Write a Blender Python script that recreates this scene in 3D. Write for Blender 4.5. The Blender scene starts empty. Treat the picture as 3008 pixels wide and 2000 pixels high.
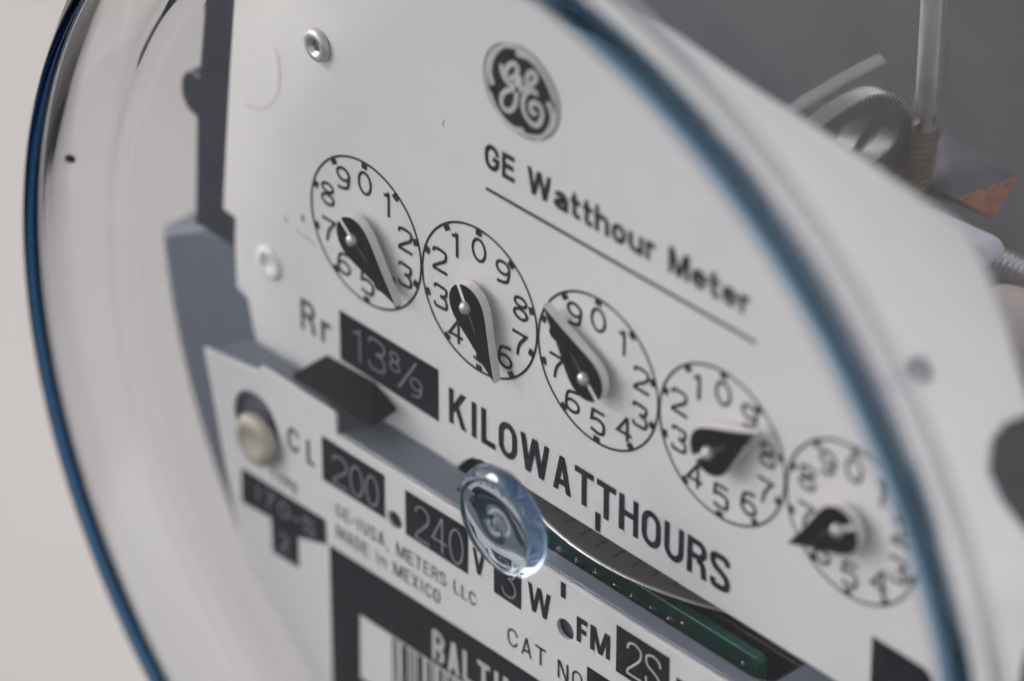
import bpy, bmesh, math, random
from mathutils import Vector, Matrix

# ------------------------------------------------------------------ scene, camera, light
# Plate frame: X right along the dial row, Y up the plate, Z out of the plate towards the front glass.
# One plate unit is a dial radius (10 mm).  World: x = X, y = -Z, z = Y.
S = 0.01
sc = bpy.context.scene
COL = sc.collection


def W(x, y, z):
    return Vector((x * S, -z * S, y * S))


RX = (0.68131207, 0.00093054, -0.73199249)
RY = (-0.40839911, 0.83037221, -0.37906748)
RZ = (0.60747348, 0.55720833, 0.56612264)
cam_d = bpy.data.cameras.new('camera')
cam = bpy.data.objects.new('camera', cam_d)
COL.objects.link(cam)
cx, cy, cz = [Vector((v[0], -v[2], v[1])) for v in (RX, RY, RZ)]
M = Matrix((cx, cy, cz)).transposed().to_4x4()
M.translation = W(35.6524, 30.0691, 30.8382)
cam.matrix_world = M
cam_d.sensor_fit = 'HORIZONTAL'
cam_d.sensor_width = 36
cam_d.lens = 164.26
cam_d.clip_start = 0.01
cam_d.clip_end = 500
cam_d.dof.use_dof = True
cam_d.dof.focus_distance = 54.6 * S
cam_d.dof.aperture_fstop = 10.5
sc.camera = cam

SUN_EL, SUN_AZ = 25.0, 231.0        # azimuth from north (+Y) clockwise; south is in front of the meter
world = bpy.data.worlds.new('World')
sc.world = world
world.use_nodes = True
nt = world.node_tree
bg = nt.nodes['Background']
sky = nt.nodes.new('ShaderNodeTexSky')
sky.sky_type = 'NISHITA'
sky.sun_disc = False
sky.sun_elevation = math.radians(SUN_EL)
sky.sun_rotation = math.radians(SUN_AZ)
sky.dust_density = 1.0
sky.air_density = 1.0
sky.ozone_density = 1.5
hsv = nt.nodes.new('ShaderNodeHueSaturation')      # overcast: the sky is nearly white
hsv.inputs['Saturation'].default_value = 0.5
nt.links.new(sky.outputs[0], hsv.inputs['Color'])
nt.links.new(hsv.outputs[0], bg.inputs[0])
bg.inputs[1].default_value = 0.11
sun_d = bpy.data.lights.new('sun', 'SUN')
sun_d.energy = 1.5
sun_d.angle = math.radians(24)
sun_d.color = (1.0, 0.94, 0.91)
sun = bpy.data.objects.new('sun', sun_d)
COL.objects.link(sun)
el, az = math.radians(SUN_EL), math.radians(SUN_AZ)
to_sun = Vector((math.sin(az) * math.cos(el), math.cos(az) * math.cos(el), math.sin(el)))
sun.rotation_euler = to_sun.to_track_quat('Z', 'Y').to_euler()
sun.location = to_sun * 3

vs = sc.view_settings
vs.view_transform = 'Standard'
vs.look = 'None'
vs.exposure = 0.98
vs.gamma = 1.0
sc.cycles.use_denoising = True
sc.cycles.max_bounces = 24
sc.cycles.transmission_bounces = 20
sc.cycles.glossy_bounces = 6
sc.cycles.diffuse_bounces = 5
sc.cycles.caustics_refractive = True
sc.cycles.caustics_reflective = False
sc.cycles.blur_glossy = 0.3
sc.cycles.sample_clamp_indirect = 6.0


# ------------------------------------------------------------------ materials
def mat(name, col, rough=0.5, metal=0.0, spec=0.5, var=0.06, scale=300.0, bump=0.0, dirt=0.0, dirtcol=(0.3, 0.28, 0.24)):
    m = bpy.data.materials.new(name)
    m.use_nodes = True
    t = m.node_tree
    b = t.nodes['Principled BSDF']
    b.inputs['Roughness'].default_value = rough
    b.inputs['Metallic'].default_value = metal
    b.inputs['Specular IOR Level'].default_value = spec
    tc = t.nodes.new('ShaderNodeTexCoord')
    n = t.nodes.new('ShaderNodeTexNoise')
    n.inputs['Scale'].default_value = scale
    n.inputs['Detail'].default_value = 6
    t.links.new(tc.outputs['Object'], n.inputs['Vector'])
    r = t.nodes.new('ShaderNodeValToRGB')
    r.color_ramp.elements[0].position = 0.3
    r.color_ramp.elements[1].position = 0.7
    r.color_ramp.elements[0].color = tuple(c * (1 - var) for c in col) + (1,)
    r.color_ramp.elements[1].color = tuple(min(1, c * (1 + var)) for c in col) + (1,)
    t.links.new(n.outputs['Fac'], r.inputs['Fac'])
    out = r.outputs['Color']
    if dirt > 0:
        n2 = t.nodes.new('ShaderNodeTexNoise')
        n2.inputs['Scale'].default_value = scale * 4
        n2.inputs['Detail'].default_value = 8
        t.links.new(tc.outputs['Object'], n2.inputs['Vector'])
        r2 = t.nodes.new('ShaderNodeValToRGB')
        r2.color_ramp.elements[0].position = 0.66
        r2.color_ramp.elements[1].position = 0.78
        r2.color_ramp.elements[0].color = (0, 0, 0, 1)
        r2.color_ramp.elements[1].color = (dirt,) * 3 + (1,)
        t.links.new(n2.outputs['Fac'], r2.inputs['Fac'])
        mx = t.nodes.new('ShaderNodeMixRGB')
        mx.inputs[2].default_value = dirtcol + (1,)
        t.links.new(r2.outputs['Color'], mx.inputs[0])
        t.links.new(out, mx.inputs[1])
        out = mx.outputs[0]
    t.links.new(out, b.inputs['Base Color'])
    if bump > 0:
        bp = t.nodes.new('ShaderNodeBump')
        bp.inputs['Strength'].default_value = bump
        bp.inputs['Distance'].default_value = 0.0002
        t.links.new(n.outputs['Fac'], bp.inputs['Height'])
        t.links.new(bp.outputs[0], b.inputs['Normal'])
    return m


M_PLATE = mat('plate_paint', (0.775, 0.745, 0.732), 0.45, var=0.03, scale=45, dirt=0.16, dirtcol=(0.45, 0.43, 0.40))
M_ARC = mat('faint_arc_tone', (0.66, 0.625, 0.605), 0.5, var=0.02)
M_INK = mat('dark_ink', (0.014, 0.022, 0.028), 0.6, spec=0.2, var=0.15, scale=700)
M_INKB = mat('bold_ink', (0.012, 0.015, 0.024), 0.6, spec=0.2, var=0.15, scale=700)
M_INKG = mat('grey_green_ink', (0.06, 0.085, 0.085), 0.6, var=0.15, scale=700)
M_BLACK = mat('black_label', (0.015, 0.014, 0.020), 0.6, spec=0.06, var=0.2, scale=400, dirt=0.12, dirtcol=(0.12, 0.12, 0.14))
M_ETCH = mat('etched_line', (0.235, 0.205, 0.26), 0.5, var=0.1)
M_CREAM = mat('cream_print', (0.56, 0.56, 0.52), 0.5, var=0.06)
M_PTR = mat('pointer_black', (0.010, 0.010, 0.013), 0.6, spec=0.08, var=0.3, scale=500, dirt=0.15, dirtcol=(0.06, 0.06, 0.07))
M_PSIDE = mat('pointer_side', (0.80, 0.77, 0.75), 0.5, var=0.04)
M_GREY = mat('grey_plastic', (0.13, 0.147, 0.185), 0.45, var=0.06, scale=200, bump=0.1)
M_SHELF = mat('grey_shelf', (0.17, 0.185, 0.225), 0.5, var=0.05, scale=200)
M_POST = mat('post_paint', (0.030, 0.034, 0.050), 0.4, var=0.2)
M_DARK = mat('dark_base', (0.078, 0.087, 0.097), 0.6, var=0.28, scale=28, bump=0.1)
M_WORKS = mat('dark_works', (0.02, 0.022, 0.024), 0.5, spec=0.2, var=0.3)
M_LEDGE = mat('black_ledge', (0.014, 0.014, 0.016), 0.6, spec=0.15, var=0.3, scale=300, dirt=0.3, dirtcol=(0.1, 0.1, 0.1))
M_GREEN = mat('green_plastic', (0.008, 0.13, 0.095), 0.5, var=0.2, scale=400, dirt=0.35, dirtcol=(0.16, 0.20, 0.19))
M_ALU = mat('aluminium', (0.30, 0.295, 0.295), 0.4, metal=1.0, var=0.06, scale=300, bump=0.05)
M_DISC = mat('disc_aluminium', (0.10, 0.097, 0.094), 0.55, metal=0.6, var=0.08, scale=200, bump=0.05)
M_RIVET = mat('dark_rivet', (0.10, 0.09, 0.09), 0.25, metal=0.7, var=0.1)
M_TICK = mat('disc_mark', (0.02, 0.02, 0.02), 0.6)
M_STEEL = mat('steel', (0.66, 0.65, 0.64), 0.3, metal=0.5, var=0.08, scale=400)
M_BRASS = mat('worm_brass', (0.55, 0.45, 0.38), 0.3, metal=0.7, var=0.1, scale=400)
M_GFACE = mat('gear_face', (0.18, 0.165, 0.155), 0.5, metal=0.2, var=0.1)
M_GEAR = mat('gear_metal', (0.36, 0.365, 0.36), 0.4, metal=0.5, var=0.08, scale=300, bump=0.1)
M_COPPER = mat('copper', (0.42, 0.185, 0.10), 0.5, metal=0.5, var=0.3, scale=900, bump=0.3)
M_SLATE = mat('slate_metal', (0.13, 0.122, 0.15), 0.5, metal=0.3, var=0.15, scale=200)
M_SCREW = mat('nickel', (0.60, 0.58, 0.56), 0.4, metal=0.5, var=0.08, scale=500)
M_BEIGE = mat('beige_screw', (0.47, 0.415, 0.345), 0.6, metal=0.1, var=0.2, scale=300)
M_DULL = mat('dull_zinc', (0.30, 0.31, 0.33), 0.5, metal=0.3)
M_WTAG = mat('white_tag', (0.72, 0.70, 0.78), 0.5, var=0.03)
M_PINK = mat('pale_pink_cap', (0.60, 0.50, 0.46), 0.55, var=0.06)
M_HOLE = mat('dark_hole', (0.06, 0.07, 0.09), 0.6)
M_WALL = mat('wall_paint', (0.463, 0.436, 0.428), 0.85, var=0.03, scale=9, bump=0.05)
M_GROUND = mat('concrete', (0.09, 0.088, 0.085), 0.9, var=0.15, scale=3, bump=0.2)
M_SPECK = mat('brown_speck', (0.035, 0.022, 0.012), 0.7, var=0.4, scale=2000)


def glass(name, tint, rough=0.0, ior=1.5, absorb=None, dens=0.0):
    m = bpy.data.materials.new(name)
    m.use_nodes = True
    t = m.node_tree
    t.nodes.remove(t.nodes['Principled BSDF'])
    o = t.nodes['Material Output']
    g = t.nodes.new('ShaderNodeBsdfGlass')
    g.inputs['Color'].default_value = tint + (1,)
    g.inputs['Roughness'].default_value = rough
    g.inputs['IOR'].default_value = ior
    t.links.new(g.outputs[0], o.inputs['Surface'])
    if absorb:
        v = t.nodes.new('ShaderNodeVolumeAbsorption')
        v.inputs['Color'].default_value = absorb + (1,)
        v.inputs['Density'].default_value = dens
        t.links.new(v.outputs[0], o.inputs['Volume'])
    return m


M_GLASS = glass('clear_cover', (1, 1, 1), 0.0, 1.49, (0.35, 0.62, 0.85), 8.0)
M_REFRACT = glass('blue_refraction_tint', (1, 1, 1), 0.0, 1.06, (0.09, 0.41, 0.62), 1500.0)  # blue absorption imitates the refracted light along the cover edge
M_RIMSHADE = glass('smoky_shade_tint', (1, 1, 1), 0.0, 1.2, (0.40, 0.42, 0.50), 900.0)  # smoky absorption imitates a soft shading line on the rim
M_KNOB = glass('clear_boss', (0.96, 0.98, 1.0), 0.0, 1.49, (0.45, 0.66, 0.86), 110.0)


# ------------------------------------------------------------------ helpers
def finish(o, parent=None, label=None):
    COL.objects.link(o)
    if parent:
        o.parent = parent
    if label:
        o['label'] = label
    return o


def mesh_obj(name, vs_, fs, m, parent=None, smooth=False, label=None, mats=None, fm=None):
    me = bpy.data.meshes.new(name)
    me.from_pydata([tuple(v) for v in vs_], [], fs)
    for mm in (mats or [m]):
        me.materials.append(mm)
    if fm:
        me.polygons.foreach_set('material_index', fm)
    if smooth:
        me.polygons.foreach_set('use_smooth', [True] * len(fs))
    me.update()
    return finish(bpy.data.objects.new(name, me), parent, label)


def XY(x, y, z):
    return W(x, y, z)


def XZ(x, y, z):          # profile in the horizontal plane: (X, Z), extruded along Y
    return W(x, z, y)


def extrude(name, loops, a, b, m, parent=None, bevel=0.0, mp=XY, label=None, side=None, res=2):
    """Flat outline with holes, given thickness from a to b and softened edges."""
    cu = bpy.data.curves.new(name, 'CURVE')
    cu.dimensions = '2D'
    cu.fill_mode = 'BOTH'
    cu.extrude = (b - a) / 2 - bevel
    cu.bevel_depth = bevel
    cu.bevel_resolution = res
    cu.offset = -bevel
    for lp in loops:
        sp = cu.splines.new('POLY')
        sp.points.add(len(lp) - 1)
        for q, p in zip(sp.points, lp):
            q.co = (p[0], p[1], 0, 1)
        sp.use_cyclic_u = True
    tmp = bpy.data.objects.new('tmp', cu)
    me = bpy.data.meshes.new_from_object(tmp)
    bpy.data.objects.remove(tmp)
    bpy.data.curves.remove(cu)
    mid = (a + b) / 2
    me.materials.clear()
    me.materials.append(m)
    if side:
        me.materials.append(side)
        for p in me.polygons:
            p.material_index = 0 if p.normal.z > 0.8 else 1
    else:
        for p in me.polygons:
            p.material_index = 0
    for v in me.vertices:
        v.co = mp(v.co.x, v.co.y, v.co.z + mid)
    bm = bmesh.new()
    bm.from_mesh(me)
    bmesh.ops.remove_doubles(bm, verts=bm.verts, dist=1e-7)
    bmesh.ops.recalc_face_normals(bm, faces=bm.faces)
    bm.to_mesh(me)
    bm.free()
    me.name = name
    me.polygons.foreach_set('use_smooth', [False] * len(me.polygons))
    return finish(bpy.data.objects.new(name, me), parent, label)


def circle(cx_, cy_, r, n=48, a0=0.0):
    return [(cx_ + r * math.cos(a0 + 2 * math.pi * i / n), cy_ + r * math.sin(a0 + 2 * math.pi * i / n)) for i in range(n)]


def lathe(name, prof, cen, m, parent=None, n=64, axis='n', label=None, closed=False, smooth=True, mats=None, seg=None):
    """Surface of revolution. prof: (radius, height) along the axis. axis n: plate normal, x: plate X, y: vertical."""
    vs_, fs = [], []
    for r, h in prof:
        for i in range(n):
            a = 2 * math.pi * i / n
            c, s_ = r * math.cos(a), r * math.sin(a)
            if axis == 'n':
                vs_.append(W(cen[0] + c, cen[1] + s_, cen[2] + h))
            elif axis == 'x':
                vs_.append(W(cen[0] + h, cen[1] + c, cen[2] + s_))
            else:
                vs_.append(W(cen[0] + s_, cen[1] + h, cen[2] + c))
    k = len(prof)
    for j in range(k if closed else k - 1):
        for i in range(n):
            i2 = (i + 1) % n
            j2 = (j + 1) % k
            fs.append((j * n + i, j * n + i2, j2 * n + i2, j2 * n + i))
    me = bpy.data.meshes.new(name)
    me.from_pydata([tuple(v) for v in vs_], [], fs)
    bm = bmesh.new()
    bm.from_mesh(me)
    bmesh.ops.remove_doubles(bm, verts=bm.verts, dist=1e-7)
    bmesh.ops.recalc_face_normals(bm, faces=bm.faces)
    bm.to_mesh(me)
    bm.free()
    me.materials.append(m)
    me.polygons.foreach_set('use_smooth', [smooth] * len(me.polygons))
    return finish(bpy.data.objects.new(name, me), parent, label)


def empty(name, parent=None, loc=(0, 0, 0)):
    o = bpy.data.objects.new(name, None)
    o.empty_display_size = 0.01
    COL.objects.link(o)
    o.location = loc
    if parent:
        o.parent = parent
    return o


# ------------------------------------------------------------------ stroke lettering (flat print with a little body)
class Ink:
    def __init__(self):
        self.v, self.f, self.k = [], [], 0

    def quad(self, pts, z):
        n = len(self.v)
        self.v += [W(x, y, z) for x, y in pts]
        self.f.append(tuple(range(n, n + len(pts))))

    def stroke(self, pts, w, z, closed=False, tap=None):
        z += self.k * 0.0006
        self.k = (self.k + 1) % 9
        n = len(pts)
        L, Rr = [], []
        for i in range(n):
            p = Vector(pts[i])
            a = Vector(pts[i - 1]) if (i > 0 or closed) else None
            b = Vector(pts[(i + 1) % n]) if (i < n - 1 or closed) else None
            d1 = (p - a).normalized() if a is not None else None
            d2 = (b - p).normalized() if b is not None else None
            if d1 is None:
                d1 = d2
            if d2 is None:
                d2 = d1
            n1 = Vector((-d1.y, d1.x))
            n2 = Vector((-d2.y, d2.x))
            mm = n1 + n2
            if mm.length < 1e-6:
                mm = n1.copy()
            mm.normalize()
            sc_ = 1.0 / max(0.45, mm.dot(n1))
            hw = w / 2 * (tap(i / (n - 1)) if tap else 1)
            L.append(p + mm * hw * sc_)
            Rr.append(p - mm * hw * sc_)
        base = len(self.v)
        for q in L + Rr:
            self.v.append(W(q.x, q.y, z))
        for i in range(n if closed else n - 1):
            j = (i + 1) % n
            self.f.append((base + i, base + n + i, base + n + j, base + j))

    def disc(self, c, r, z, n=20):
        self.quad(circle(c[0], c[1], r, n), z)

    def build(self, name, m, parent, label=None):
        return mesh_obj(name, self.v, self.f, m, parent, label=label)


def arc(cx_, cy_, rx, ry, a0, a1, n=14):
    return [(cx_ + rx * math.cos(math.radians(a0 + (a1 - a0) * i / n)), cy_ + ry * math.sin(math.radians(a0 + (a1 - a0) * i / n))) for i in range(n + 1)]


def smooth(pts, closed=False, k=6):
    out = []
    n = len(pts)
    rng = range(n if closed else n - 1)
    for i in rng:
        p0 = pts[i - 1] if (i > 0 or closed) else pts[0]
        p1, p2 = pts[i], pts[(i + 1) % n]
        p3 = pts[(i + 2) % n] if (i + 2 < n or closed) else pts[-1]
        for j in range(k):
            t = j / k
            out.append(tuple(0.5 * ((2 * p1[c]) + (-p0[c] + p2[c]) * t + (2 * p0[c] - 5 * p1[c] + 4 * p2[c] - p3[c]) * t * t + (-p0[c] + 3 * p1[c] - 3 * p2[c] + p3[c]) * t ** 3) for c in (0, 1)))
    if not closed:
        out.append(pts[-1])
    return out


def glyph(ch, w, t):
    """Strokes of a letter in a box w wide and 1 high; ('S', pts, closed) centre lines, ('D', p, q) diagonals cut level."""
    a = t / 2
    m = w / 2
    r = min(m - a, 0.30)
    ry = r * 1.15
    S_, D_ = [], []

    def s(p, c=False):
        S_.append((p, c))

    def d(p, q):
        D_.append((p, q))

    if ch == 'O' or ch == 'Q':
        s(arc(m, 1 - a - ry, m - a, ry, 0, 180) + arc(m, a + ry, m - a, ry, 180, 360), True)
    elif ch == '0':
        s(arc(m, .5, m - a, .5 - a, 0, 360 - 12, 29), True)
    elif ch == 'C' or ch == 'G':
        p = arc(m, 1 - a - ry, m - a, ry, 8, 180) + arc(m, a + ry, m - a, ry, 180, 352 if ch == 'C' else 350)
        if ch == 'G':
            p = p + [(w - a, .47), (m + .02, .47)]
        s(p)
    elif ch == 'S':
        h1 = (0.5 + a * .0)
        rt, rb = (1 - 2 * a) * .25, (1 - 2 * a) * .25
        s(smooth([(w - a, .74), (w - a - .04, .88), (m, 1 - a), (a + .02, .88), (a, .72), (a + .07, .60), (m, .52), (w - a - .07, .42), (w - a, .28), (w - a - .04, .12), (m, a), (a + .03, .11), (a, .27)], k=4))
    elif ch == 'K':
        s([(a, 0), (a, 1)])
        d((w - t * .62, 1), (a + .02, .36))
        d((m * .80, .62), (w - t * .58, 0))
    elif ch == 'I' or ch == 'l':
        s([(m, 0), (m, 1)])
    elif ch == 'i':
        s([(m, 0), (m, .72)])
        s([(m, .86), (m, 1)])
    elif ch == 'L':
        s([(a, 1), (a, a), (w, a)])
    elif ch == 'W':
        d((t * .55, 1), (w * .27, 0)); d((w * .27, 0), (m, 1)); d((m, 1), (w * .73, 0)); d((w * .73, 0), (w - t * .55, 1))
    elif ch == 'A':
        d((t * .55, 0), (m, 1)); d((m, 1), (w - t * .55, 0)); s([(w * .2, .27), (w * .8, .27)])
    elif ch == 'V':
        d((t * .55, 1), (m, 0)); d((m, 0), (w - t * .55, 1))
    elif ch == 'X':
        d((t * .55, 1), (w - t * .55, 0)); d((t * .55, 0), (w - t * .55, 1))
    elif ch == 'Y':
        d((t * .55, 1), (m, .42)); d((w - t * .55, 1), (m, .42)); s([(m, 0), (m, .46)])
    elif ch == 'M':
        s([(a, 0), (a, 1)]); s([(w - a, 0), (w - a, 1)]); d((t * .75, 1), (m, 0.0)); d((w - t * .75, 1), (m, 0.0))
    elif ch == 'N':
        s([(a, 0), (a, 1)]); s([(w - a, 0), (w - a, 1)]); d((t * .75, 1), (w - t * .75, 0))
    elif ch == 'T':
        s([(0, 1 - a), (w, 1 - a)]); s([(m, 0), (m, 1 - t)])
    elif ch == 'H':
        s([(a, 0), (a, 1)]); s([(w - a, 0), (w - a, 1)]); s([(t, .52), (w - t, .52)])
    elif ch == 'E':
        s([(w, 1 - a), (a, 1 - a), (a, a), (w, a)]); s([(t, .52), (w * .92, .52)])
    elif ch == 'F':
        s([(w, 1 - a), (a, 1 - a), (a, 0)]); s([(t, .50), (w * .9, .50)])
    elif ch == 'U':
        s([(a, 1)] + arc(m, a + ry, m - a, ry, 180, 360) + [(w - a, 1)])
    elif ch == 'D':
        s([(m, a), (a, a), (a, 1 - a), (m, 1 - a)] + arc(w - a - .24, .5, .24, .5 - a, 90, -90, 12) + [(m, a)])
    elif ch in 'RPB':
        rr = .26
        if ch == 'B':
            s([(m, .52), (a, .52), (a, 1 - a)] + [(m * .9, 1 - a)] + arc(w - a - .2, .52 + rr - a * .6, .2, rr - a * .4, 90, -90, 10))
            s([(a, .52), (a, a), (m * .9, a)] + arc(w - a - .2, .28, .2, .28 - a, -90, 90, 10))
        else:
            s([(a, 0), (a, 1 - a), (m, 1 - a)] + arc(w - a - .2, .72, .2, .28 - a, 90, -90, 10) + [(t, .44 + a)])
            if ch == 'R':
                s(smooth([(m + .02, .46), (w - a - .05, .36), (w - a - .02, .2), (w - a + .01, 0)], k=4))
    elif ch == 'a':
        s(arc(m, .72 - a - .17, m - a, .17, 165, 0, 8) + [(w - a, 0)])
        s([(w - a, .42), (m, .40)] + arc(m, .21, m - a, .21 - a, 90, 270, 10) + [(w - a, .13)])
    elif ch == 't':
        s([(m * .8, .95), (m * .8, .2)] + arc(m * .8 + .12, .16, .12, .16 - a, 180, 270, 5) + [(w, a)]); s([(0, .72 - a), (w, .72 - a)])
    elif ch == 'h' or ch == 'n':
        s([(a, 0), (a, 1 if ch == 'h' else .72)]); s([(t, .52)] + arc(m, .5, m - a, .22 - a, 150, 0, 8) + [(w - a, 0)])
    elif ch == 'o':
        s(arc(m, .36, m - a, .37 - a, 0, 345, 23), True)
    elif ch == 'u':
        s([(a, .72)] + arc(m, .24, m - a, .24 - a, 180, 350, 8)); s([(w - a, 0), (w - a, .72)])
    elif ch == 'r':
        s([(a, 0), (a, .72)]); s([(t, .50)] + arc(w * .72, .52, w * .72 - a, .2 - a, 165, 80, 5) + [(w, .72 - a)])
    elif ch == 'e':
        s([(t * .8, .38), (w - a, .38)] + arc(m, .38, m - a, .34 - a, 0, 180, 10) + arc(m, .34, m - a, .34 - a, 180, 325, 9))
    elif ch == '1':
        s([(m - .22, .84), (m - .06, .85), (m + .04, 1)]); s([(m + .04, 1), (m + .04, 0)])
    elif ch == '2':
        s(smooth([(a, .74), (a + .04, .89), (m, 1 - a), (w - a - .03, .88), (w - a, .72), (w - a - .06, .56), (m * .9, .34), (a + .02, .14), (a, a)], k=4) + [(w, a)])
    elif ch == '3':
        s(smooth([(a, .80), (a + .07, .94), (m, 1 - a), (w - a - .04, .90), (w - a - .02, .74), (w - a - .1, .60), (m - .03, .54)], k=4))
        s(smooth([(m - .03, .54), (w - a - .08, .47), (w - a, .28), (w - a - .06, .10), (m, a), (a + .06, .07), (a, .22)], k=4))
    elif ch == '4':
        s([(w * .70, 1), (a, .30), (w, .30)]); s([(w * .70, 1), (w * .70, 0)])
    elif ch == '5':
        s([(w - .03, 1 - a), (a + .08, 1 - a), (a + .03, .54)] + smooth([(a + .03, .54), (m, .62), (w - a - .04, .52), (w - a, .32), (w - a - .06, .11), (m, a), (a, .13)], k=4)[1:])
    elif ch in '69':
        p1 = arc(m, .31, m - a, .31 - a, 0, 345, 23)
        p2 = smooth([(a, .31), (a + .03, .58), (a + .16, .84), (w - .08, 1 - a)], k=5)
        if ch == '9':
            p1 = [(w - x, 1 - y) for x, y in p1]
            p2 = [(w - x, 1 - y) for x, y in p2]
        s(p1, True); s(p2)
    elif ch == '7':
        s([(0, 1 - a), (w - a, 1 - a)] + smooth([(w - a, 1 - a), (m + .02, .55), (m - .08, .28), (m - .12, 0)], k=4)[1:])
    elif ch == '8':
        s(arc(m, .755, m - a - .03, .245 - a, 0, 342, 19), True); s(arc(m, .27, m - a, .27 - a, 0, 345, 23), True)
    elif ch == '/':
        d((w * .1, 0), (w * .9, 1))
    elif ch == '-':
        s([(0, .42), (w, .42)])
    elif ch == ',':
        d((m - .06, -.18), (m + .02, .1))
    return S_, D_


ADV = {'I': .30, 'l': .30, 'i': .30, 'W': 1.05, 'M': .86, 'L': .52, 't': .42, 'r': .40, ' ': .34, '1': .5, ',': .24, '-': .34, '/': .5, 'E': .56, 'F': .54}


def put_glyph(ink, ch, x, y, h, w, t, z):
    """x, y: lower left corner; h: height; w: width and t: stroke, both as fractions of the height."""
    s_, d_ = glyph(ch, w, t)
    for p, c in s_:
        ink.stroke([(x + q[0] * h, y + q[1] * h) for q in p], t * h, z, c)
    for p, q in d_:
        dy = abs(q[1] - p[1])
        L = math.hypot(q[0] - p[0], q[1] - p[1])
        hw = t / 2 * L / dy
        zz = z + ink.k * 0.0006
        ink.k = (ink.k + 1) % 9
        if p[1] < q[1]:
            p, q = q, p
        ink.quad([(x + (q[0] - hw) * h, y + q[1] * h), (x + (q[0] + hw) * h, y + q[1] * h), (x + (p[0] + hw) * h, y + p[1] * h), (x + (p[0] - hw) * h, y + p[1] * h)], zz)


def line_of_text(ink, txt, x0, x1, y, h, t, z, base_w=.56, gap=.16):
    ws = [ADV.get(c, base_w) if c.isupper() or not c.isalpha() else ADV.get(c, base_w * .92) for c in txt]
    total = sum(ws) + gap * (len(txt) - 1)
    k = (x1 - x0) / (total * h)
    x = x0
    for c, w in zip(txt, ws):
        if c != ' ':
            ww = w * k
            if c in 'Iil':
                put_glyph(ink, c, x, y, h, ww, t, z)
            else:
                put_glyph(ink, c, x, y, h, max(ww, t * 2), t, z)
        x += (w + gap) * k * h


# ------------------------------------------------------------------ setting
def sheet(name, pts, m):
    o = mesh_obj(name, pts, [(0, 1, 2, 3)], m)
    o['kind'] = 'structure'
    return o


WALL_Y = 10.0 * S
sheet('wall', [(-4, WALL_Y, -1.3), (4, WALL_Y, -1.3), (4, WALL_Y, 2.2), (-4, WALL_Y, 2.2)], M_WALL)
sheet('ground', [(-60, -60, -1.3), (60, -60, -1.3), (60, 60, -1.3), (-60, 60, -1.3)], M_GROUND)

# ------------------------------------------------------------------ the meter
meter = empty('electricity_meter')
meter['label'] = 'round electricity meter with five pointer dials behind a clear cover, fixed to the pale wall'
meter['category'] = 'electricity meter'
CX, CY = 4.0, -1.5            # centre of the round housing
CYC = -1.25                   # centre of the cover
ZI = -0.12                    # everything inside sits this much further back than it looks through the cover


def z_(v):
    return v + ZI


# ---- back and side parts of the housing
lathe('base_plate', [(0, -9.95), (9.4, -9.95), (9.4, -9.0), (9.2, -8.9), (0, -8.9)], (CX, CY, 0), M_DARK, meter, n=96, smooth=False)
lathe('clamping_ring', [(8.75, -8.89), (9.75, -8.89), (9.75, -8.3), (9.45, -8.15), (9.2, -8.3), (9.2, -8.55), (8.75, -8.55)], (CX, CY, 0), M_ALU, meter, n=96, closed=True)

# ---- clear cover: flat front, raised rounded rim, straight side wall
T = 0.22
outer = [(0, 1.42), (.8, 1.42), (6.80, 1.42), (6.92, 1.42), (6.98, 1.435), (7.03, 1.475), (7.08, 1.495), (7.14, 1.51), (7.20, 1.58), (7.35, 1.75), (7.52, 1.97), (7.64, 2.08), (7.72, 2.14), (7.78, 2.155), (7.84, 2.13), (7.90, 2.06), (8.05, 1.80), (8.18, 1.52), (8.28, 1.27), (8.35, 1.03), (8.395, .80), (8.42, .60), (8.44, .40), (8.456, .20), (8.472, 0), (9.12, -8.1), (9.128, -8.2), (9.136, -8.3)]


def wall_thickness(r, z):
    if r < 7.0:
        return .20
    if r < 7.78:
        return .20 - .12 * (r - 7.0) / .78
    return min(.20, .08 + .10 * (2.155 - z))


inner = [(8.936, -8.3), (8.928, -8.2), (8.92, -8.1), (8.272, 0), (8.256, .20), (8.24, .40), (8.22, .60), (8.19, .83), (8.14, 1.08), (8.06, 1.36)]
inner += [(7.95, 1.72), (7.85, 1.94), (7.80, 2.03), (7.77, 2.05), (7.72, 2.02), (7.56, 1.84), (7.40, 1.60), (7.28, 1.43), (7.20, 1.31), (7.10, 1.235), (7.0, 1.205), (6.92, 1.2), (6.78, 1.2), (.8, 1.2), (0, 1.2)]
cover = lathe('cover', outer + inner, (CX, CYC, 0), M_GLASS, meter, n=256, label='clear round moulded cover with a raised rim')

lathe('rim_refraction_ring', [(7.80 + .165 * .57 * math.cos(math.radians(a)) + .06 * .82 * math.sin(math.radians(a)), 2.19 - .165 * .82 * math.cos(math.radians(a)) + .06 * .57 * math.sin(math.radians(a))) for a in range(0, 360, 20)], (CX, CYC, 0), M_REFRACT, cover, n=256, closed=True, label='added dark blue tinted ring standing in for refraction at the front edge of the cover')  # added ring: the blue refraction line of the rim as a tinted shape

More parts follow.
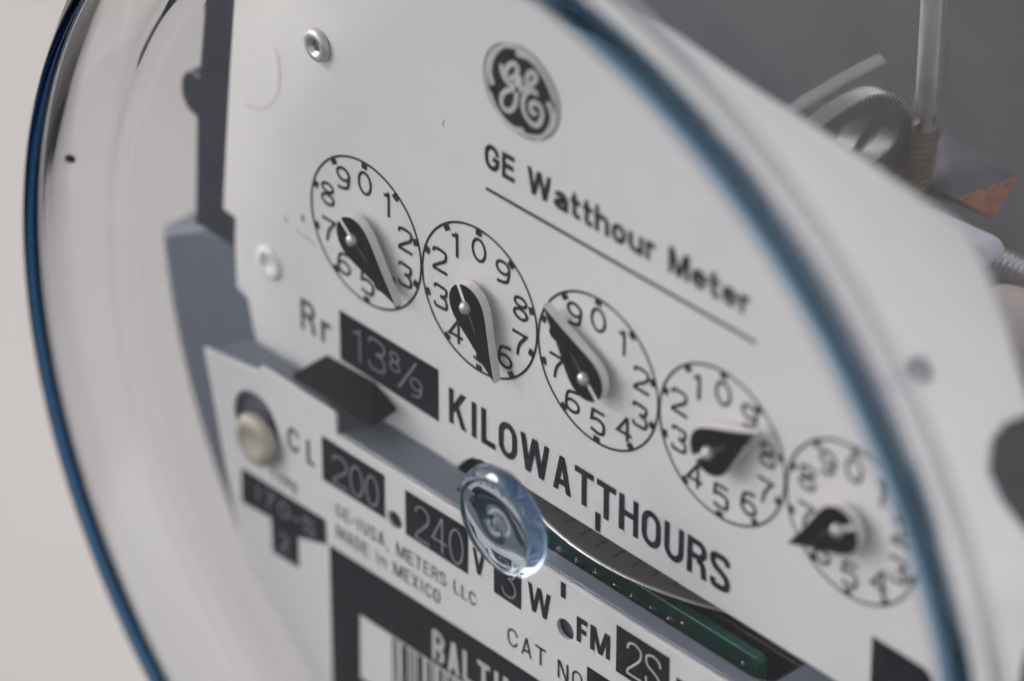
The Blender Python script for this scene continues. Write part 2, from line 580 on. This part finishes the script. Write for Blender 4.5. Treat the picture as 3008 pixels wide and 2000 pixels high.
# clear boss moulded in the middle of the cover
lathe('moulded_boss', [(0, 1.424), (.64, 1.424), (.68, 1.43), (.70, 1.455), (.695, 1.50), (.66, 1.555), (.615, 1.60), (.585, 1.62), (.55, 1.625), (.52, 1.612), (.49, 1.60), (.30, 1.595), (.18, 1.598), (.155, 1.61), (.13, 1.615), (.10, 1.60), (.07, 1.598), (.05, 1.61), (0, 1.612)],
      (4.01, -1.37, 0), M_KNOB, cover, n=96, label='small round clear boss standing out of the cover front')
lathe('rim_shade_ring', [(8.09 + .07 * .57 * math.cos(math.radians(a)) + .03 * .82 * math.sin(math.radians(a)), 1.88 - .07 * .82 * math.cos(math.radians(a)) + .03 * .57 * math.sin(math.radians(a))) for a in range(0, 360, 20)], (CX, CYC, 0), M_RIMSHADE, cover, n=256, closed=True, label='added faint smoky ring drawing the grey shading line just outside the blue ring')  # added ring: the grey shading line of the rim as a smoky shape

# ---- dial plate
left = [(-2.05, 4.4), (-2.33, 2.23), (-2.46, 1.23), (-2.58, .2), (-2.70, -.90), (-2.46, -.93), (-2.49, -1.24), (-2.49, -1.96), (-2.28, -2.02), (-2.11, -2.74)]
bottom = [(1.30, -2.76), (1.45, -2.72), (1.58, -2.62), (1.72, -2.44), (1.86, -2.32), (2.02, -2.27), (7.9, -2.26), (9.9, -2.26), (10.5, -1.9)]
notch = [(10.72, 1.02), (10.41, 1.10), (10.07, 1.35), (9.87, 1.64), (9.84, 2.01), (9.95, 2.27), (10.25, 2.54)]
right = [(10.05, 2.93), (9.80, 3.43), (9.55, 3.84), (9.36, 4.10), (9.14, 4.24), (8.72, 4.32), (8.11, 4.44), (7.0, 4.66), (5.92, 4.85), (5.0, 5.02), (2.0, 5.4), (-.5, 5.2)]
dial_plate = extrude('dial_plate', [left + bottom + notch + right], z_(-.07), z_(0), M_PLATE, meter, bevel=.012)
ZP = z_(0.004)

# dials: ring, ten ticks, ten numerals
NUM_R = [(0.0, .70), (.41, .59), (.71, .235), (.70, -.265), (.45, -.56), (.01, -.70), (-.41, -.62), (-.67, -.27), (-.68, .245), (-.39, .59)]
NH, NWD, NT = .335, .77, .132


def dial(i):
    cx_ = 2.0 * i
    ink = Ink()
    ink.stroke([(cx_ + math.sin(2 * math.pi * k / 72) * .988, math.cos(2 * math.pi * k / 72) * .988) for k in range(72)], .033, ZP, True)
    for k in range(10):
        a = math.radians(36 * k)
        c, s_ = math.cos(a), math.sin(a)
        ink.quad([(cx_ + s_ * r + c * u, c * r - s_ * u) for r, u in ((.99, -.05), (.90, -.05), (.90, .05), (.99, .05))], ZP + .006)
    ring = ink.build('dial_ring', M_INK, meter)
    nums = Ink()
    for k in range(10):
        n = k if i % 2 == 0 else (10 - k) % 10
        x, y = NUM_R[k]
        w = NWD if n != 1 else .5
        put_glyph(nums, str(n), cx_ + x - NH * w / 2, y - NH / 2, NH, w, NT, ZP)
    nums.build('numerals', M_INK, ring)
    return ring


for i in range(5):
    dial(i)

# printed words on the dial plate
ink = Ink()
line_of_text(ink, 'KILOWATTHOURS', 1.46, 6.20, -1.995, .51, .168, ZP, base_w=.66, gap=.115)
ink.stroke([(4.04, -2.235), (4.04, -1.97)], .085, ZP)
ink.build('unit_lettering', M_INKB, dial_plate, 'bold black capitals along the lower edge')
ink = Ink()
line_of_text(ink, 'GE Watthour Meter', 2.10, 6.36, 1.885, .345, .195, ZP, base_w=.66, gap=.10)
ink.build('heading_lettering', M_INKB, dial_plate, 'heading in upper and lower case above a ruled line')
ink = Ink()
ink.stroke([(2.12, 1.605), (6.47, 1.605)], .045, ZP)
ink.build('ruled_line', M_INKB, dial_plate)
ink = Ink()
put_glyph(ink, 'R', -1.25, -1.97, .46, .60, .15, ZP)
for st, c in glyph('r', .42, .16)[0]:
    ink.stroke([(-.87 + q[0] * .44, -1.97 + q[1] * .44) for q in st], .07, ZP, c)
ink.build('ratio_lettering', M_INKG, dial_plate)
lab = Ink()
lab.quad([(-.52, -2.07), (1.28, -2.09), (1.28, -1.335), (-.52, -1.345)], ZP)
ratio = lab.build('ratio_label', M_BLACK, dial_plate)
ink = Ink()
put_glyph(ink, '1', -.30, -1.93, .47, .6, .062, ZP + .008)
put_glyph(ink, '3', .01, -1.91, .47, .68, .062, ZP + .008)
put_glyph(ink, '8', .40, -1.75, .29, .68, .085, ZP + .008)
put_glyph(ink, '/', .53, -1.93, .50, .80, .07, ZP + .008)
put_glyph(ink, '9', .78, -1.94, .29, .74, .085, ZP + .008)
ink.build('ratio_figures', M_ETCH, dial_plate)
lab = Ink()
lab.quad([(8.39, -1.33), (9.19, -1.335), (9.30, -1.42), (9.30, -1.98), (8.40, -1.98)], ZP)
lab.build('black_print_block', M_BLACK, dial_plate)

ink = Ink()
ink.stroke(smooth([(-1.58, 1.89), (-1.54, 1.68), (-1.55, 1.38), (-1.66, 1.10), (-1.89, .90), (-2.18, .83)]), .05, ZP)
ink.build('faint_arc', M_ARC, dial_plate)  # faint curved stroke, slightly darker than the plate
for p, w in (([(-1.17, -.28), (-1.15, -.37)], .045), ([(-1.50, -.44), (-1.48, -.51), (-1.43, -.50)], .018), ([(-1.30, -.54), (-1.20, -.58), (-1.08, -.57), (-.94, -.63)], .010), ([(1.42, 2.20), (1.39, 2.15), (1.41, 2.11)], .016)):
    ink = Ink()
    ink.stroke(smooth(p), w, ZP)
    ink.build('scuff_mark', M_SLATE, dial_plate)

# round emblem with the script monogram
EX, EY = 2.71, 3.15
lab = Ink()
lab.stroke([(EX + math.sin(2 * math.pi * k / 72) * .625, EY + math.cos(2 * math.pi * k / 72) * .57) for k in range(72)], .02, ZP, True)
lab.quad([(EX + math.cos(2 * math.pi * k / 60) * .56, EY + math.sin(2 * math.pi * k / 60) * .515) for k in range(60)], ZP)
emb = lab.build('emblem', M_INKB, dial_plate, 'round dark emblem with a curly script monogram')
ink = Ink()
g1 = [(-0.315, 0.223), (-0.317, 0.15), (-0.282, 0.079), (-0.224, 0.033), (-0.147, 0.017), (-0.063, 0.064), (-0.002, 0.135), (-0.015, 0.175), (-0.07, 0.146), (-0.112, 0.092)]
g2 = [(-0.244, 0.085), (-0.237, 0.19), (-0.173, 0.284), (-0.096, 0.324), (-0.053, 0.28), (-0.076, 0.189), (-0.147, 0.112), (-0.224, 0.084)]
g3 = [(-0.005, 0.138), (-0.063, 0.042), (-0.069, -0.063), (-0.088, -0.194), (-0.159, -0.308), (-0.243, -0.345), (-0.315, -0.299), (-0.315, -0.196), (-0.25, -0.101), (-0.147, -0.031), (-0.05, 0.006), (0.053, 0.072), (0.148, 0.154), (0.231, 0.241), (0.25, 0.32), (0.186, 0.335), (0.116, 0.272), (0.097, 0.172), (0.136, 0.128)]
g4 = [(0.27, 0.065), (0.232, 0.099), (0.149, 0.083), (0.072, -0.001), (0.034, -0.12), (0.054, -0.234), (0.125, -0.311), (0.221, -0.335), (0.298, -0.29), (0.348, -0.191), (0.348, -0.094), (0.296, -0.036), (0.213, -0.047), (0.162, -0.105), (0.169, -0.168), (0.214, -0.189), (0.246, -0.15)]
f1 = [(-0.477, -0.067), (-0.513, 0.05), (-0.483, 0.216), (-0.379, 0.388), (-0.237, 0.515), (-0.077, 0.563)]
f2 = [(-0.032, 0.486), (0.121, 0.507), (0.255, 0.464), (0.383, 0.373), (0.492, 0.243), (0.543, 0.114)]
f3 = [(0.474, 0.033), (0.526, -0.067), (0.508, -0.207), (0.407, -0.38), (0.254, -0.515)]
f4 = [(0.022, -0.5), (-0.127, -0.53), (-0.282, -0.476), (-0.419, -0.361), (-0.497, -0.22)]
for st in (g1, g2, g3, g4):
    ink.stroke([(EX + x, EY + y) for x, y in smooth(st, k=5)], .066, ZP + .008)
for st in (f1, f2, f3, f4):
    p = smooth(st, k=5)
    ink.stroke([(EX + x, EY + y) for x, y in p], .085, ZP + .008, tap=lambda u: 1.0 - .45 * u)
    ink.disc((EX + p[0][0], EY + p[0][1]), .048, ZP + .014)
ink.stroke([(EX + math.sin(2 * math.pi * k / 72) * .59, EY + math.cos(2 * math.pi * k / 72) * .54) for k in range(72)], .04, ZP + .003, True)
ink.build('monogram', M_CREAM, emb)


def pan_screw(name, x, y, z, r, h, m, parent, socket=True, label=None):
    pr = [(0, 0), (r, 0), (r, h * .35), (r * .93, h * .75), (r * .8, h * .97), (r * .62, h)]
    if socket:
        pr += [(r * .5, h * .92), (r * .42, h * .35), (r * .1, h * .30), (0, h * .30)]
    else:
        pr += [(r * .3, h * 1.12), (0, h * 1.15)]
    return lathe(name, pr, (x, y, z), m, parent, n=40, label=label)


for q in ((-.78, 2.27),):
    lathe('socket', [(0, .034), (.085, .034)], (q[0], q[1], z_(0)), M_SLATE, dial_plate, n=6, smooth=False)
s1 = pan_screw('screw', -.78, 2.27, z_(0), .215, .09, M_SCREW, dial_plate, label='bright dished screw above the first dial')
pan_screw('screw', -1.82, -1.28, z_(0), .23, .05, M_PLATE, dial_plate, label='pale blurred rivet left of the first dial')
pan_screw('screw', 8.9, 2.5, z_(0), .16, .04, M_DULL, dial_plate)

# pointers
TAIL = [(math.cos(math.radians(a)) * .30, math.sin(math.radians(a)) * .30) for a in range(20, 341, 16)]
# pointer axis along +x: a round tail behind the pivot, straight sides to a sharp tip
PT = [(.965, 0.0), (.60, .115), (.20, .262), (.08, .295)]
PT += [(-.30 * math.sin(math.radians(a)) + .0, .30 * math.cos(math.radians(a))) for a in range(0, 181, 15)]
PT += [(.08, -.295), (.20, -.262), (.60, -.115)]
CHIP = [(.56, .128), (.60, .155), (.655, .15), (.70, .105), (.80, .062)]
ANG = [math.atan2(-.60, .78), math.atan2(-.82, .47), math.atan2(.63, -.67), math.atan2(.56, .64), math.atan2(-.54, -.70)]
PLAB = ['black pointer of the first dial pointing down right between 3 and 4', 'black pointer of the second dial pointing almost straight down', 'black pointer of the third dial pointing up left', 'black pointer of the fourth dial pointing up right', 'black pointer of the fifth dial pointing down left']
for i, a in enumerate(ANG):
    c, s_ = math.cos(a), math.sin(a)
    rnd = random.Random(i + 3)
    out = []
    pts = list(PT)
    if i in (0, 1):                                   # paint run on one edge near the tip
        pts = pts[:-1] + [(x, -y) for x, y in CHIP]
    elif i == 2:
        pts = [pts[0]] + CHIP[::-1] + pts[2:]
    for x, y in pts:
        out.append((2 * i + c * x - s_ * y, s_ * x + c * y))
    p = extrude('pointer', [out], z_(.095), z_(.21), M_PTR, meter, bevel=.008, side=M_PSIDE, label=PLAB[i])
    ink = Ink()

    def loc(x, y):
        return (2 * i + c * x - s_ * y, s_ * x + c * y)
    ink.stroke([loc(-.295, .01), loc(-.06, .0)], .055, z_(.2125))
    ink.build('slot', M_PSIDE, p)
    ink = Ink()
    ink.stroke([loc(.08, 0), loc(.33, -.01)], .035, z_(.2125), tap=lambda u: 1.0 - .7 * u)
    ink.build('groove', M_SLATE, p)
    lathe('pivot_pin', [(0, z_(.29)), (.035, z_(.285)), (.065, z_(.265)), (.08, z_(.235)), (.08, z_(0.0))], (2 * i, 0, 0), M_SCREW, p, n=24)

# ---- nameplate in front of and below the dial plate
ZN = .62
npl = [(-2.42, -2.56), (-1.42, -2.41), (-1.36, -2.36), (-1.31, -2.29), (.05, -2.29), (.09, -2.32), (.09, -2.59), (7.2, -2.59), (9.3, -2.62), (9.9, -4.0)]
for a in range(-25, -146, -8):
    npl.append((CX + 6.9 * math.cos(math.radians(a)), CY + 6.9 * math.sin(math.radians(a))))
npl += [(-1.62, -5.6), (-1.94, -4.8), (-2.14, -3.9), (-2.28, -3.2)]
HOLES = [(-1.44, -3.20, .42, .44), (1.15, -3.32, .125, .125), (4.15, -3.30, .14, .14)]
loops = [npl]
for hx, hy, hr, hr2 in HOLES:
    loops.append([(hx + hr * math.cos(2 * math.pi * k / 36), hy + hr2 * math.sin(2 * math.pi * k / 36)) for k in range(36)])
nameplate = extrude('nameplate', loops, z_(ZN - .06), z_(ZN), M_PLATE, meter, bevel=.012)
ZL = z_(ZN + .004)


def label_block(name, pts, parent=nameplate):
    l_ = Ink()
    l_.quad(pts, ZL)
    return l_.build(name, M_BLACK, parent)


label_block('class_label', [(-.18, -3.40), (.98, -3.38), (.98, -2.735), (-.18, -2.74)])
ink = Ink()
put_glyph(ink, '2', .02, -3.33, .45, .62, .07, ZL + .008)
put_glyph(ink, '0', .34, -3.32, .46, .56, .07, ZL + .008)
put_glyph(ink, '0', .63, -3.31, .46, .54, .07, ZL + .008)
ink.build('class_figures', M_ETCH, nameplate)
label_block('voltage_label', [(1.35, -3.41), (2.47, -3.41), (2.475, -2.73), (1.35, -2.75)])
ink = Ink()
put_glyph(ink, '2', 1.53, -3.36, .52, .50, .06, ZL + .008)
put_glyph(ink, '4', 1.83, -3.34, .52, .52, .06, ZL + .008)
put_glyph(ink, '0', 2.14, -3.36, .52, .50, .06, ZL + .008)
ink.build('voltage_figures', M_ETCH, nameplate)
label_block('wire_label', [(2.92, -3.42), (3.40, -3.43), (3.40, -2.78), (2.92, -2.78)])
ink = Ink()
put_glyph(ink, '3', 3.06, -3.36, .52, .50, .06, ZL + .008)
ink.build('wire_figure', M_ETCH, nameplate)
label_block('form_label', [(5.01, -3.42), (5.89, -3.42), (5.885, -2.735), (5.01, -2.74)])
ink = Ink()
put_glyph(ink, '2', 5.19, -3.34, .50, .50, .06, ZL + .008)
put_glyph(ink, 'S', 5.50, -3.34, .50, .52, .06, ZL + .008)
ink.build('form_figures', M_CREAM, nameplate)
label_block('catalogue_label', [(4.53, -4.2), (6.6, -4.2), (6.6, -3.61), (4.53, -3.62)])
label_block('type_label', [(-1.77, -4.58), (-1.20, -4.53), (-1.19, -5.05), (-.68, -5.03), (-.68, -4.55), (-.13, -4.37), (-.14, -4.0), (-1.76, -4.04)])
ink = Ink()
line_of_text(ink, 'I70-S', -1.5, -.35, -4.38, .24, .13, ZL + .008)
put_glyph(ink, '2', -1.02, -4.90, .26, .62, .13, ZL + .008)
ink.build('type_figures', M_ETCH, nameplate)
label_block('owner_label', [(-.09, -8.0), (5.5, -7.6), (5.5, -4.30), (3.0, -4.30), (-.08, -4.34)])
lab = Ink()
lab.quad([(.47, -6.1), (5.0, -6.1), (5.0, -5.07), (.48, -5.11)], ZL + .007)
barcode = lab.build('barcode_sticker', M_PLATE, nameplate)
rnd = random.Random(4)
ink = Ink()
x = 1.08
while x < 4.7:
    w = rnd.choice((.035, .035, .07, .10))
    ink.quad([(x, -6.0), (x + w, -6.0), (x + w, -5.12), (x, -5.12)], ZL + .013)
    x += w + rnd.choice((.04, .04, .07))
ink.build('barcode_bars', M_BLACK, barcode)
ink = Ink()
line_of_text(ink, 'BALTIMORE GAS', 1.82, 5.3, -5.05, .47, .15, ZL + .008, base_w=.56, gap=.14)
ink.build('owner_lettering', M_CREAM, nameplate)

ink = Ink()
put_glyph(ink, 'C', -.83, -3.27, .36, .62, .17, ZL)
put_glyph(ink, 'L', -.47, -3.30, .36, .40, .17, ZL)
ink.build('class_lettering', M_INKG, nameplate)
ink = Ink()
put_glyph(ink, 'V', 2.54, -3.31, .36, .66, .18, ZL)
put_glyph(ink, 'W', 3.51, -3.33, .39, 1.02, .17, ZL)
put_glyph(ink, 'F', 4.35, -3.34, .36, .50, .20, ZL)
put_glyph(ink, 'M', 4.58, -3.33, .36, .92, .20, ZL)
ink.stroke([(4.115, -2.85), (4.115, -2.63)], .085, ZL)
put_glyph(ink, 'T', 6.0, -3.30, .36, .6, .2, ZL)
put_glyph(ink, 'A', 6.25, -3.30, .36, .7, .2, ZL)
ink.build('rating_lettering', M_INKB, nameplate)
ink = Ink()
line_of_text(ink, 'CAT NO', 3.16, 4.46, -4.06, .27, .12, ZL, base_w=.74, gap=.24)
ink.build('catalogue_lettering', M_INK, nameplate)
ink = Ink()
line_of_text(ink, 'GE-IUSA, METERS LLC', .06, 2.60, -3.82, .20, .12, ZL, base_w=.56, gap=.18)
line_of_text(ink, 'MADE in MEXICO', .06, 1.96, -4.14, .20, .12, ZL, base_w=.60, gap=.18)
ink.build('maker_lettering', M_INKG, nameplate)
ink = Ink()
line_of_text(ink, 'TYPE', -1.2, -.66, -3.92, .19, .14, ZL)
ink.build('type_lettering', M_INKG, nameplate)

lathe('screw', [(0, -.6), (.12, -.6), (.12, 0), (.36, 0), (.37, .04), (.355, .09), (.31, .13), (.25, .15), (.20, .155), (.16, .13), (.08, .12), (0, .12)], (-1.33, -3.36, z_(.66)), M_BEIGE, meter, n=40, label='pale beige screw standing out of the large hole of the nameplate')

# shelf that carries the nameplate, with a slot for the disc
slot_l, slot_r = 1.95, 7.05
shelf = [(-2.3, z_(.02)), (slot_l, z_(.02)), (slot_l, z_(.33)), (slot_r - .1, z_(.33)), (slot_r, z_(.28)), (slot_r + .1, z_(.2)), (slot_r + .1, z_(-.3)), (9.3, z_(-.3)), (9.3, z_(.555)), (-2.3, z_(.555))]
extrude('shelf', [shelf], -2.78, -2.57, M_SHELF, meter, bevel=.02, mp=XZ)
extrude('carrier', [[(-2.2, -2.8), (9.2, -2.8), (9.2, -5.0), (6.5, -7.6), (1.0, -7.6), (-1.2, -5.8)]], z_(.34), z_(.50), M_GREY, meter, bevel=.02)
extrude('works_block', [[(-1.8, -2.80), (9.2, -2.80), (9.2, -6.5), (-1.0, -6.5)]], z_(-1.8), z_(-.42), M_WORKS, meter, bevel=.03)
# black ledge under the ratio label
v = [W(-.77, -2.13, z_(.005)), W(.13, -2.09, z_(.005)), W(.50, -2.26, z_(.005)), W(.71, -2.13, z_(.55)), W(.2, -2.14, z_(.55)), W(-.77, -2.16, z_(.55))]
n = len(v)
v += [W(p.x / S, p.z / S - .07, -p.y / S) for p in v[:]]
f = [tuple(range(n)), tuple(range(2 * n - 1, n - 1, -1))] + [(i, i + n, (i + 1) % n + n, (i + 1) % n) for i in range(n)]
mesh_obj('ledge', v, f, M_LEDGE, meter)

# rotor disc seen through the slot
DC = (4.0, -4.06 + ZI)
pr = [(0, -2.66), (4.05, -2.66), (4.10, -2.655), (4.14, -2.63), (4.14, -2.61), (4.10, -2.602), (4.02, -2.60), (3.99, -2.604), (0, -2.604)]
disc = lathe('rotor_disc', pr, (DC[0], 0, DC[1]), M_DISC, meter, n=256, axis='y')
disc.data.materials.append(M_ALU)
for p in disc.data.polygons:
    r = math.hypot(p.center.x / S - DC[0], -p.center.y / S - DC[1])
    if r > 4.06:
        p.material_index = 1
me0 = None
for k in range(-16, 17):
    a = math.radians(k * 4.28 + 2.6)
    c, s_ = math.cos(a), math.sin(a)
    q = [W(DC[0] + s_ * r + c * u, -2.600, DC[1] + c * r - s_ * u) for r, u in ((3.95, -.022), (3.95, .022), (3.72, .022), (3.72, -.022))]
    mesh_obj('graduation_mark', q, [(0, 1, 2, 3)], M_TICK, disc)

# green bar below the disc with its row of rivets
gb = [(1.75, -3.45), (6.52, -3.45), (6.52, -2.9), (6.47, -2.84), (1.75, -2.84)]
green = extrude('green_bar', [gb], z_(-.34), z_(-.19), M_GREEN, meter, bevel=.025)
for x in (3.22, 3.53, 3.85, 4.18, 4.47, 4.79, 5.08):
    lathe('rivet', [(.0, .075), (.04, .066), (.075, .04), (.09, 0)], (x, -3.09, z_(-.195)), M_RIVET, green, n=20)
lathe('rivet', [(.0, .03), (.02, .02), (.03, 0)], (5.28, -3.0, z_(-.195)), M_STEEL, green, n=16)
lathe('rivet', [(.0, .03), (.02, .02), (.03, 0)], (6.27, -3.02, z_(-.195)), M_STEEL, green, n=16)

# grey moulded frame on the left, behind both plates
fr = []
for a in range(183, 238, 4):
    fr.append((CX + 8.16 * math.cos(math.radians(a)), CY + 8.16 * math.sin(math.radians(a))))
fr += [(CX + 6.3 * math.cos(math.radians(a)), CY + 6.3 * math.sin(math.radians(a))) for a in range(240, 196, -4)]
fr += [(-1.9, -2.4), (-1.9, -1.2), (-3.35, -1.45)]
extrude('frame', [fr], z_(-1.6), z_(-.10), M_GREY, meter, bevel=.15, res=6)
post = [(-2.93, 2.7), (-3.02, 1.9), (-3.20, .75), (-3.36, .74), (-3.50, .66), (-3.565, .50), (-3.56, .33), (-3.46, .17), (-3.28, .12), (-3.40, -1.5), (-2.2, -1.5), (-2.0, 2.7)]
extrude('post', [post], z_(-.75), z_(-.10), M_POST, meter, bevel=.03)

# ---- works behind the right edge of the dial plate
WX, WZ = 4.38, -4.84 + ZI
lathe('worm_shaft', [(0, 8), (.16, 8), (.16, 1.62), (.13, 1.56), (.09, 1.54), (.09, -1.2), (0, -1.2)], (WX, 0, WZ), M_STEEL, meter, n=32, axis='y')
vs_, fs = [], []
turns, seg, pitch = 22, 24, .082
for j in range(turns * seg + 1):
    a = 2 * math.pi * j / seg
    y = -.35 + pitch * j / seg
    for r, dy in ((.085, -.032), (.155, -.008), (.155, .008), (.085, .032)):
        vs_.append(W(WX + r * math.sin(a), y + dy, WZ + r * math.cos(a)))
for j in range(turns * seg):
    for q in range(3):
        fs.append((j * 4 + q, (j + 1) * 4 + q, (j + 1) * 4 + q + 1, j * 4 + q + 1))
mesh_obj('worm_thread', vs_, fs, M_BRASS, meter, smooth=False)

GR = 1.0
GC = (4.06, 1.07, -3.88 + ZI)
go, ntooth = [], 88
for k in range(ntooth):
    for u, r in ((-.5, GR - .05), (-.22, GR), (.22, GR), (.5 - .02, GR - .05)):
        a = 2 * math.pi * (k + u) / ntooth
        go.append((GC[2] + r * math.cos(a), GC[1] + r * math.sin(a)))
loops = [go] + [circle(GC[2] + .58 * math.cos(a), GC[1] + .58 * math.sin(a), .22, 28) for a in [math.radians(d) for d in (35, 95, 155, 215, 275, 335)]]
loops.append(circle(GC[2], GC[1], .16, 24))


def ZYmap(u, v_, w):
    return W(w, v_, u)


extrude('gear_wheel', loops, GC[0] - .13, GC[0] + .13, M_GFACE, meter, bevel=.01, mp=ZYmap, res=1, side=M_GEAR)
lathe('wheel_axle', [(0, -2.2), (.13, -2.2), (.13, .3), (.1, .34), (0, .34)], GC, M_STEEL, meter, n=24, axis='x')


def bar(name, p, q, r, m, parent=meter, n=16, flat=1.0):
    p, q = Vector(p), Vector(q)
    d = (q - p).normalized()
    u = d.cross(Vector((0, 1, .3))).normalized()
    w = d.cross(u)
    vs_ = []
    for c in (p, q):
        for k in range(n):
            a = 2 * math.pi * k / n
            o_ = u * math.cos(a) * r + w * math.sin(a) * r * flat
            vs_.append(W(*(c + o_)))
    fs = [(k, (k + 1) % n, (k + 1) % n + n, k + n) for k in range(n)] + [tuple(range(n - 1, -1, -1)), tuple(range(n, 2 * n))]
    return mesh_obj(name, vs_, fs, m, parent)


bar('lever', (3.20, 1.67, -3.3 + ZI), (3.63, 1.98, -4.83 + ZI), .10, M_GEAR, n=12, flat=.35)
lathe('back_hole', [(0, 0.01), (.22, 0.01)], (1.05, -.75, -8.9), M_HOLE, meter, n=24)

wedge = [(3.52, .35, -6.12), (5.46, .98, -5.29), (5.30, .99, -4.41), (3.65, .25, -5.45), (5.57, .67, -4.75), (3.6, -.1, -5.6)]
wv = [W(a, b, c + ZI) for a, b, c in wedge]
mesh_obj('bracket', wv, [(0, 1, 2, 3), (1, 4, 2), (0, 3, 5), (2, 4, 5, 3), (1, 0, 5, 4)], M_SLATE, meter, mats=[M_SLATE, M_COPPER], fm=[0, 1, 0, 0, 0], label='dark bracket with a bare copper end')
# bright tag on the plate edge, threaded rod and its cap
tag_ = [(4.9, .96), (6.42, .96)] + arc(6.42, 1.11, .17, .15, -80, 80, 8) + [(6.42, 1.26), (4.9, 1.26)]
extrude('tag', [tag_], -3.80 + ZI, -3.55 + ZI, M_WTAG, meter, bevel=.03)
RODY, RODZ = .74, -4.06 + ZI
vs_, fs = [], []
for j in range(26 * 20 + 1):
    a = 2 * math.pi * j / 20
    xx = 6.0 + .075 * j / 20
    for r, dx in ((.13, -.03), (.165, 0), (.13, .03)):
        vs_.append(W(xx + dx, RODY + r * math.sin(a), RODZ + r * math.cos(a)))
for j in range(26 * 20):
    for q in range(2):
        fs.append((j * 3 + q, (j + 1) * 3 + q, (j + 1) * 3 + q + 1, j * 3 + q + 1))
mesh_obj('rod_thread', vs_, fs, M_STEEL, meter)
lathe('threaded_rod', [(0, 5.0), (.13, 5.0), (.13, 8.2), (0, 8.2)], (0, RODY, RODZ), M_STEEL, meter, n=20, axis='x')
lathe('rod_collar', [(.13, 5.9), (.2, 5.9), (.22, 5.98), (.2, 6.06), (.13, 6.08)], (0, RODY, RODZ), M_CREAM, meter, n=24, axis='x')
lathe('cap', [(0, 8.3), (.30, 8.28), (.42, 8.1), (.44, 7.8), (.44, 7.1), (.40, 6.9), (.3, 6.8), (0, 6.8)], (0, .62, -3.3 + ZI), M_PINK, meter, n=32, axis='x')

# a small speck stuck on the cover
bm = bmesh.new()
bmesh.ops.create_icosphere(bm, subdivisions=3, radius=1.0)
rnd = random.Random(9)
for v in bm.verts:
    k = 1 + rnd.uniform(-.12, .12)
    v.co = Vector((v.co.x * .085 * k, v.co.y * .05 * k, v.co.z * .06 * k)) * S
me = bpy.data.meshes.new('dirt_speck')
bm.to_mesh(me)
bm.free()
me.materials.append(M_SPECK)
o = bpy.data.objects.new('dirt_speck', me)
o.location = W(-3.30, .34, 1.86)
COL.objects.link(o)
o['label'] = 'tiny dark brown speck stuck on the rounded left rim of the clear cover'
o['category'] = 'speck'
